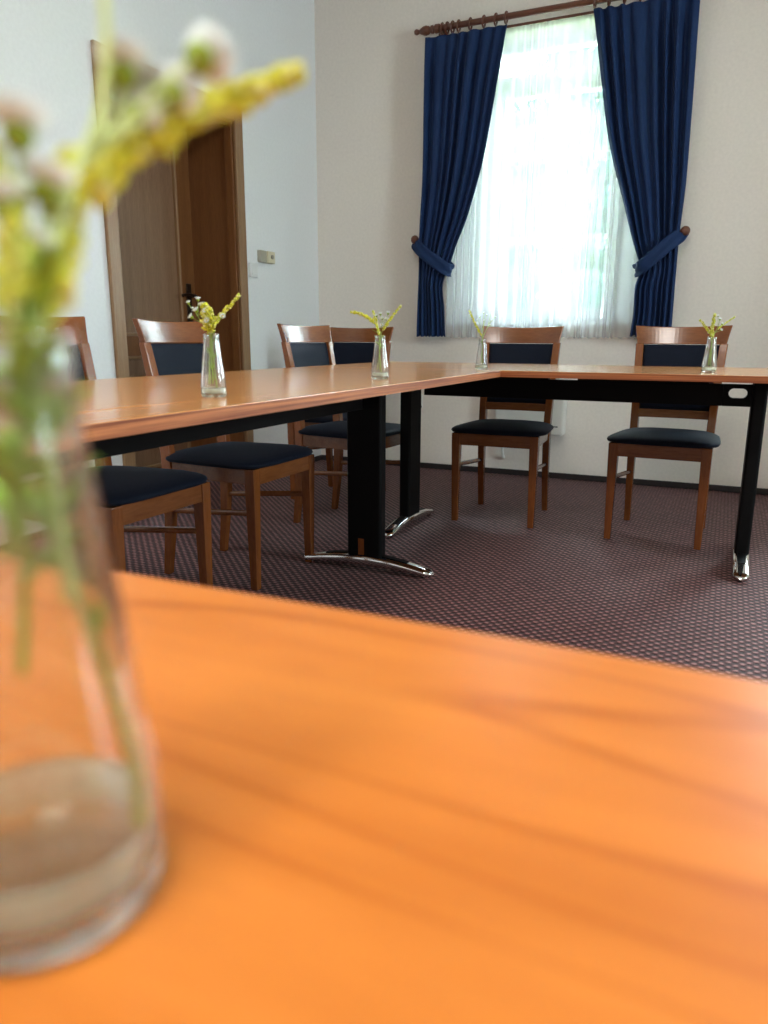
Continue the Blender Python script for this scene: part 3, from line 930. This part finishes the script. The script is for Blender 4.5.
def daisy(label, pts, heads, stem_r=.0008, leaves=(), group='white daisy sprigs', k=8, pale=False, petals=26, cup=1.0):
    """heads: (position, facing, size, branch start fraction)"""
    P = spline(pts, k); n = len(P); o = P[0]
    root = tag(empty('daisy_sprig', o), label, 'flower', group)
    m = MB(); m.tube([p - o for p in P], [stem_r * (1 - .35 * i / (n - 1)) for i in range(n)], 8)
    hs = []
    for (hp, face, s, bt) in heads:
        hp = Vector(hp); face = Vector(face).normalized()
        if pale or petals > 30: s *= 1.3; hp.z -= .0018
        if bt is not None:
            b = P[int(bt * (n - 1))]
            mid = b.lerp(hp - face * s * 1.2, .55) + face * s * .2
            m.tube([q - o for q in spline([b, mid, hp - face * s * .5], 5)], stem_r * (.35 if pale else .6), 6)
        hs.append((hp - o, face, s))
    m.build('stem', M['pale_stem'] if pale else M['stem'], root, smooth=True)
    for (hp, face, s) in hs:
        m = MB()
        v = face.orthogonal().normalized(); w = face.cross(v)
        for layer, (ct, op) in enumerate(((petals, .50), (petals * 2 // 3, .25), (petals // 2, .08))):
            for i in range(ct):
                an = 2 * PI * (i + .37 * layer) / ct
                rd = v * math.cos(an) + w * math.sin(an)
                m.leaf(hp + rd * s * .22 + face * s * .05, face * (cup * (1 - op) + .25) + rd * (op * 1.7), s * (.85 - .08 * layer), s * .16, face, -.05, s * .012, 3)
        fh = m.build('flower_head', M['petal'], root, smooth=True)
        m = MB(); m.ball(hp - face * s * .10, (s * .42, s * .40), face, 12, 8); m.build('calyx', M['calyx'], fh, smooth=True)
        m = MB(); m.ball(hp + face * s * .28, (s * .27, s * .16), face, 10, 6); m.build('disc', M['disc'], fh, smooth=True)
    if leaves:
        m = MB()
        for (t, an, L, W) in leaves:
            a = min(int(t * (n - 1)), n - 2); p = P[a]
            d = (P[a + 1] - P[a]).normalized(); v = d.orthogonal().normalized(); w = d.cross(v)
            m.leaf(p - o, d * 1.3 + v * math.cos(an) + w * math.sin(an), L, W, d)
        m.build('foliage', M['leaf'], root, smooth=True)
    return root

# sprigs standing in the close-up bottle
goldenrod('long goldenrod sprig arching to the right out of the close-up bottle',
    [(2.5108, -4.5369, 0.7560), (2.5096, -4.5362, 0.7696), (2.5064, -4.5367, 0.7841), (2.5022, -4.5378, 0.8002), (2.4996, -4.5389, 0.8139), (2.4989, -4.5401, 0.8325), (2.4974, -4.539, 0.8482), (2.496, -4.5359, 0.8585), (2.4931, -4.5287, 0.8695), (2.492, -4.5201, 0.8788), (2.4925, -4.5087, 0.8869), (2.4945, -4.4968, 0.8945), (2.4991, -4.4852, 0.9009), (2.5048, -4.4756, 0.9062), (2.5103, -4.4673, 0.9113)],
    .59, .0064, .0020, 600, .0011, [(.19, 1.0, .009, .003), (.25, 3.6, .011, .003), (.30, .5, .014, .0035), (.36, 4.0, .016, .004), (.42, 2.0, .016, .004), (.47, 5.2, .015, .004), (.53, 1.2, .010, .0028), (.58, 3.0, .010, .0025)], seed=3)
goldenrod('short goldenrod sprig upright at the left of the close-up bottle',
    [(2.496, -4.5472, 0.7903), (2.4972, -4.5451, 0.8114), (2.4981, -4.5442, 0.8312), (2.497, -4.543, 0.8465), (2.4957, -4.541, 0.8565), (2.4946, -4.5382, 0.865), (2.491, -4.5354, 0.8738), (2.4846, -4.5337, 0.8828)],
    .52, .0036, .0024, 260, .0009, [(.12, .4, .013, .004), (.18, 2.4, .016, .0045), (.22, 4.4, .018, .0045), (.29, 1.2, .016, .004), (.33, 3.4, .016, .0045), (.38, 5.2, .014, .004), (.43, .8, .012, .0035)], green=True, seed=5)
goldenrod('budding goldenrod sprig with yellow-green tip in the middle of the close-up bottle',
    [(2.5004, -4.5405, 0.8106), (2.4993, -4.5401, 0.8253), (2.4991, -4.5402, 0.8361), (2.499, -4.5383, 0.8482), (2.4984, -4.5337, 0.8586), (2.4963, -4.5277, 0.8678), (2.4925, -4.5227, 0.8765), (2.4877, -4.5199, 0.8827)],
    .50, .0030, .0020, 210, .0009, [(.05, 2.0, .014, .004), (.14, 4.0, .014, .004), (.22, .6, .015, .004), (.30, 2.7, .015, .004), (.36, 5.0, .012, .0035)], green=True, seed=8)
daisy('tall pale-stemmed daisy sprig rising to the top edge from the close-up bottle',
    [(2.5008, -4.5391, 0.8024), (2.4992, -4.5396, 0.8252), (2.4982, -4.5393, 0.8413), (2.4983, -4.5377, 0.8516), (2.4979, -4.5346, 0.8602), (2.4969, -4.5303, 0.87), (2.4962, -4.5246, 0.8803), (2.4975, -4.5192, 0.8898), (2.497, -4.5155, 0.901), (2.4955, -4.5133, 0.912), (2.4939, -4.5117, 0.9211)],
    [((2.4951, -4.5091, 0.9029), (-.2, .25, 1), .0050, .62), ((2.4963, -4.5082, 0.8955), (-.35, .8, .5), .0046, .60), ((2.5008, -4.5015, 0.9004), (-.30, .85, .5), .0048, .60),
     ((2.5052, -4.4977, 0.9075), (-.1, .95, .45), .0056, .63), ((2.4952, -4.5017, 0.9008), (-.2, .6, .8), .0046, .62), ((2.4938, -4.5110, 0.9235), (0, .2, 1), .0050, None)],
    .0012, [(.16, 1.0, .012, .003), (.26, 3.6, .010, .003)], pale=True, petals=34)
daisy('white daisy sprig leaning to the left out of the close-up bottle',
    [(2.495, -4.5472, 0.8117), (2.4978, -4.5443, 0.8312), (2.4986, -4.5423, 0.8465), (2.4976, -4.5393, 0.8599), (2.4947, -4.536, 0.8734), (2.4932, -4.5341, 0.8835)],
    [((2.4930, -4.5335, 0.8866), (-.15, .25, 1), .0050, None), ((2.4957, -4.5311, 0.8776), (0, .3, 1), .0046, .55), ((2.4925, -4.5375, 0.8738), (-.3, .2, 1), .0042, .5), ((2.4951, -4.535, 0.8672), (.1, .4, 1), .0036, .45)],
    .0008, [(.15, 2.0, .012, .0035), (.3, 4.6, .012, .0035), (.4, .9, .010, .003)], petals=34)
# sprigs on the left table in front of the door
goldenrod('goldenrod sprig leaning right in the bottle before the door', [(1.7225, -3.461, .757), (1.717, -3.460, .81), (1.714, -3.459, .857), (1.722, -3.457, .880), (1.743, -3.455, .899), (1.7756, -3.452, .9277)], .52, .0055, .003, 190, .0012, [(.2, 1, .02, .004), (.3, 3, .022, .004), (.36, 5, .02, .004)], seed=11, fl=.0019)
goldenrod('full yellow goldenrod sprig upright in the bottle before the door', [(1.706, -3.452, .765), (1.711, -3.457, .81), (1.712, -3.459, .857), (1.705, -3.462, .885), (1.708, -3.468, .913)], .50, .013, .008, 240, .0012, [(.15, 2, .022, .004), (.3, 4, .022, .004), (.4, .6, .02, .004)], seed=12, fl=.0019)
goldenrod('green-yellow goldenrod sprig spreading in the bottle before the door', [(1.7185, -3.455, .765), (1.713, -3.462, .80), (1.716, -3.462, .857), (1.725, -3.470, .880), (1.722, -3.476, .905)], .55, .010, .007, 170, .0011, [(.2, 5, .02, .004), (.33, 2.2, .02, .004)], green=True, seed=13, fl=.0019)
daisy('white daisy sprig with many open heads in the bottle before the door', [(1.712, -3.468, .765), (1.711, -3.463, .82), (1.712, -3.461, .857), (1.706, -3.464, .885), (1.7021, -3.468, .905)],
    [((1.7021, -3.468, .9092), (0, -.4, 1), .0085, None), ((1.690, -3.470, .900), (-.3, -.5, .8), .0085, .7), ((1.6752, -3.466, .889), (-.6, -.5, .6), .0080, .65), ((1.7422, -3.462, .8889), (.6, -.5, .5), .0080, .6), ((1.7176, -3.476, .8982), (.1, -.8, .6), .0085, .7), ((1.7235, -3.482, .882), (.2, -.9, .3), .0075, .6)], .0009, [(.3, 1, .02, .004)], petals=16)
daisy('thin daisy sprig with two round buds at left in the bottle before the door', [(1.7045, -3.463, .765), (1.709, -3.461, .82), (1.709, -3.459, .857), (1.690, -3.457, .880), (1.675, -3.455, .899), (1.6605, -3.454, .912)],
    [((1.6600, -3.454, .9153), (-.3, -.2, 1), .0065, None), ((1.6842, -3.456, .9210), (.1, -.2, 1), .0070, .72), ((1.672, -3.458, .905), (-.1, -.4, 1), .004, .8)], .0008, petals=18)
# sprigs in the second bottle of the left table
goldenrod('goldenrod sprig arching left in the left-table bottle nearer the corner', [(1.722, -2.708, .757), (1.715, -2.706, .82), (1.713, -2.705, .86), (1.704, -2.704, .883), (1.688, -2.703, .902), (1.667, -2.702, .9126), (1.645, -2.701, .921), (1.6233, -2.700, .9239)], .50, .0055, .0025, 210, .0012, [(.2, 1, .022, .004), (.3, 3, .022, .004)], seed=21, fl=.0022)
goldenrod('goldenrod sprig leaning right in the left-table bottle nearer the corner', [(1.710, -2.709, .765), (1.717, -2.708, .82), (1.720, -2.707, .86), (1.735, -2.710, .885), (1.753, -2.712, .9065), (1.7826, -2.715, .938)], .50, .0042, .0022, 150, .0010, [(.25, 2, .02, .004), (.35, 5, .02, .004)], green=True, seed=22, fl=.0020)
goldenrod('upright green goldenrod sprig in the left-table bottle nearer the corner', [(1.714, -2.700, .765), (1.715, -2.704, .82), (1.713, -2.704, .86), (1.702, -2.700, .895), (1.692, -2.697, .926)], .50, .0055, .003, 150, .0010, [(.25, .5, .022, .004), (.32, 3.6, .022, .004), (.4, 5.5, .02, .004)], green=True, seed=23, fl=.0020)
daisy('white daisy sprig with a cluster of heads in the left-table bottle nearer the corner', [(1.719, -2.713, .765), (1.718, -2.709, .82), (1.718, -2.707, .86), (1.724, -2.713, .89), (1.7226, -2.717, .912)],
    [((1.7226, -2.717, .9165), (0, -.3, 1), .008, None), ((1.7438, -2.712, .919), (.2, -.3, 1), .008, .75), ((1.731, -2.722, .905), (0, -.8, .6), .008, .75), ((1.7288, -2.720, .8879), (.1, -.9, .4), .0075, .65), ((1.740, -2.715, .903), (.4, -.6, .6), .0075, .7), ((1.7105, -2.716, .912), (-.4, -.4, .8), .007, .75)], .0009, [(.3, 1, .02, .004)], petals=14)
# sprigs in the bottle at the inner corner
goldenrod('goldenrod sprig bending left in the bottle at the inner table corner', [(1.772, -1.907, .757), (1.767, -1.906, .81), (1.765, -1.905, .855), (1.752, -1.904, .880), (1.736, -1.903, .906), (1.7112, -1.902, .9528)], .45, .0045, .0025, 150, .0012, [(.3, 2, .02, .004), (.4, 5, .02, .004)], green=True, seed=31, fl=.0022)
daisy('daisy sprig with small scattered heads in the bottle at the inner table corner', [(1.763, -1.903, .765), (1.766, -1.905, .81), (1.767, -1.906, .855), (1.769, -1.908, .89), (1.7693, -1.909, .942)],
    [((1.7693, -1.909, .9455), (0, -.2, 1), .0055, None), ((1.7545, -1.908, .9308), (-.4, -.2, 1), .0055, .7), ((1.746, -1.906, .921), (-.5, -.2, .8), .0045, .65), ((1.781, -1.910, .938), (.3, -.2, 1), .005, .75), ((1.772, -1.913, .918), (.1, -.8, .6), .005, .7)], .0010, [(.3, 1, .02, .004)], petals=12)
daisy('budding sprig leaning right in the bottle at the inner table corner', [(1.770, -1.912, .765), (1.769, -1.909, .81), (1.769, -1.907, .855), (1.782, -1.905, .89), (1.790, -1.904, .92), (1.7958, -1.903, .950)],
    [((1.7958, -1.903, .9530), (0, -.1, 1), .0045, None), ((1.8117, -1.902, .9304), (.6, -.1, .8), .005, .65), ((1.7938, -1.908, .902), (.3, -.7, .6), .005, .6), ((1.798, -1.905, .918), (.5, -.5, .6), .0045, .7)], .0011, [(.3, 4, .02, .004)], petals=10)
# sprigs on the back table
goldenrod('goldenrod sprig leaning left in the back-table bottle by the right chair', [(2.553, -1.751, .757), (2.549, -1.750, .82), (2.546, -1.749, .862), (2.535, -1.748, .880), (2.522, -1.747, .897), (2.5034, -1.746, .9191)], .50, .0050, .003, 120, .0012, [(.3, 2, .02, .004)], green=True, seed=41, fl=.0022)
goldenrod('full goldenrod sprig upright in the back-table bottle by the right chair', [(2.543, -1.747, .765), (2.547, -1.749, .82), (2.547, -1.750, .862), (2.546, -1.753, .895), (2.5495, -1.755, .9389)], .46, .0085, .0045, 200, .0012, [(.2, 3, .022, .004), (.35, 5.5, .022, .004), (.42, 1, .02, .004)], green=True, seed=42, fl=.0022)
goldenrod('thin goldenrod sprig leaning right in the back-table bottle by the right chair', [(2.549, -1.756, .765), (2.550, -1.753, .82), (2.551, -1.751, .862), (2.566, -1.750, .890), (2.588, -1.749, .910), (2.6133, -1.748, .9283)], .58, .0030, .0018, 90, .0009, green=True, seed=43, fl=.0018)
daisy('white daisy sprig in the back-table bottle by the right chair', [(2.545, -1.756, .765), (2.549, -1.755, .82), (2.551, -1.753, .862), (2.562, -1.757, .895), (2.567, -1.760, .917)],
    [((2.5673, -1.760, .9205), (.1, -.3, 1), .0080, None), ((2.5737, -1.762, .8851), (.5, -.7, .5), .0075, .6), ((2.5755, -1.758, .905), (.5, -.5, .7), .0075, .75), ((2.560, -1.764, .932), (-.1, -.4, 1), .006, .8)], .0010, petals=14)
# ------------------------------------------------------------------ outside
struct(MB().box(-14, 20, WT, 26, -1.05, -1.0).build('ground_outside', M['lawn']))
def tree(label, x, y, h, cr, n, seed):
    rnd = random.Random(seed)
    root = tag(empty('tree', (x, y, -1)), label, 'tree')
    m = MB(); m.tube([(0, 0, 0), (.05, .02, h * .4), (0, .05, h * .8)], [.16, .12, .05], 10); m.build('trunk', M['bark'], root, smooth=True)
    m = MB()
    for i in range(n):
        a = rnd.uniform(0, 2 * PI); e = rnd.uniform(-1, 1); r = cr * rnd.random() ** .4
        p = Vector((r * math.cos(a) * math.sqrt(1 - e * e), r * math.sin(a) * math.sqrt(1 - e * e), h * .62 + r * e * h * .42 / cr))
        d = Vector((rnd.uniform(-1, 1), rnd.uniform(-1, 1), rnd.uniform(-.8, .6)))
        m.leaf(p, d, rnd.uniform(.22, .40), rnd.uniform(.11, .20), (rnd.uniform(-.5, .5), rnd.uniform(-.5, .5), 1), .2, .003, 3)
    m.build('crown', M['tree_leaf'], root)
tree('leafy tree outside, seen faintly through the left of the sheer', -1.35, 6.6, 5.6, 1.45, 4300, 21)
tree('leafy tree outside, seen faintly through the right of the sheer', 1.75, 7.2, 5.0, 1.45, 4300, 22)
tree('tall leafy tree farther outside, between the two nearer trees', -.1, 11.5, 8.2, 1.6, 4300, 23)

# ------------------------------------------------------------------ light
w = bpy.data.worlds.new('World'); sc.world = w; w.use_nodes = True
nt = w.node_tree
bg = nt.nodes['Background']
bg.inputs['Color'].default_value = (0.82, 0.93, 1.0, 1)
bg.inputs['Strength'].default_value = 26.0

def area(name, loc, rot, sx, sy, power, col, portal=False):
    L = bpy.data.lights.new(name, 'AREA'); L.shape = 'RECTANGLE'; L.size = sx; L.size_y = sy
    L.energy = power; L.color = col
    o = bpy.data.objects.new(name, L); COL.objects.link(o); o.location = loc; o.rotation_euler = rot
    if portal: L.cycles.is_portal = True
    return o
def win_light(name, hole, axis, portal, power=0, col=(0.9, .96, 1)):
    a, b, z0, z1 = hole
    if axis == 'x': area(name, ((a + b) / 2, .36, (z0 + z1) / 2), (-PI / 2, 0, 0), b - a, z1 - z0, power, col, portal)
    else: area(name, (RX + .36, (a + b) / 2, (z0 + z1) / 2), (PI / 2, 0, PI / 2), b - a, z1 - z0, power, col, portal)
win_light('sky_portal_window_1', W1, 'x', True)
win_light('sky_portal_window_2', W2, 'x', True)
win_light('sky_portal_window_3', W3, 'y', True)
area('ceiling_lamp', (2.45, -5.0, 3.05), (0, 0, 0), .8, .8, 44, (1.0, .95, .88))

# ------------------------------------------------------------------ camera
cam = bpy.data.cameras.new('Camera'); co = bpy.data.objects.new('Camera', cam); COL.objects.link(co)
r = Vector((0.9097806, 0.41506909, 0.00411133)); u = Vector((-0.09804848, 0.20526478, 0.97378276)); f = Vector((-0.40334322, 0.88633178, -0.22744281))
mw = Matrix(((r.x, u.x, -f.x, 2.60881), (r.y, u.y, -f.y, -4.63444), (r.z, u.z, -f.z, .85031), (0, 0, 0, 1)))
co.matrix_world = mw
cam.sensor_width = 36; cam.sensor_fit = 'AUTO'; cam.lens = 741.03 / 1024 * 36
cam.clip_start = .01; cam.clip_end = 100
cam.dof.use_dof = True; cam.dof.focus_distance = 2.9; cam.dof.aperture_fstop = 6.4
sc.camera = co
sc.view_settings.view_transform = 'Standard'
sc.view_settings.look = 'None'
sc.view_settings.exposure = 0.88
sc.view_settings.gamma = 1.0
sc.view_settings.use_curve_mapping = False
cy = sc.cycles
cy.use_denoising = True
cy.max_bounces = 14; cy.diffuse_bounces = 3; cy.glossy_bounces = 6; cy.transmission_bounces = 14; cy.transparent_max_bounces = 24
cy.sample_clamp_indirect = 20.0
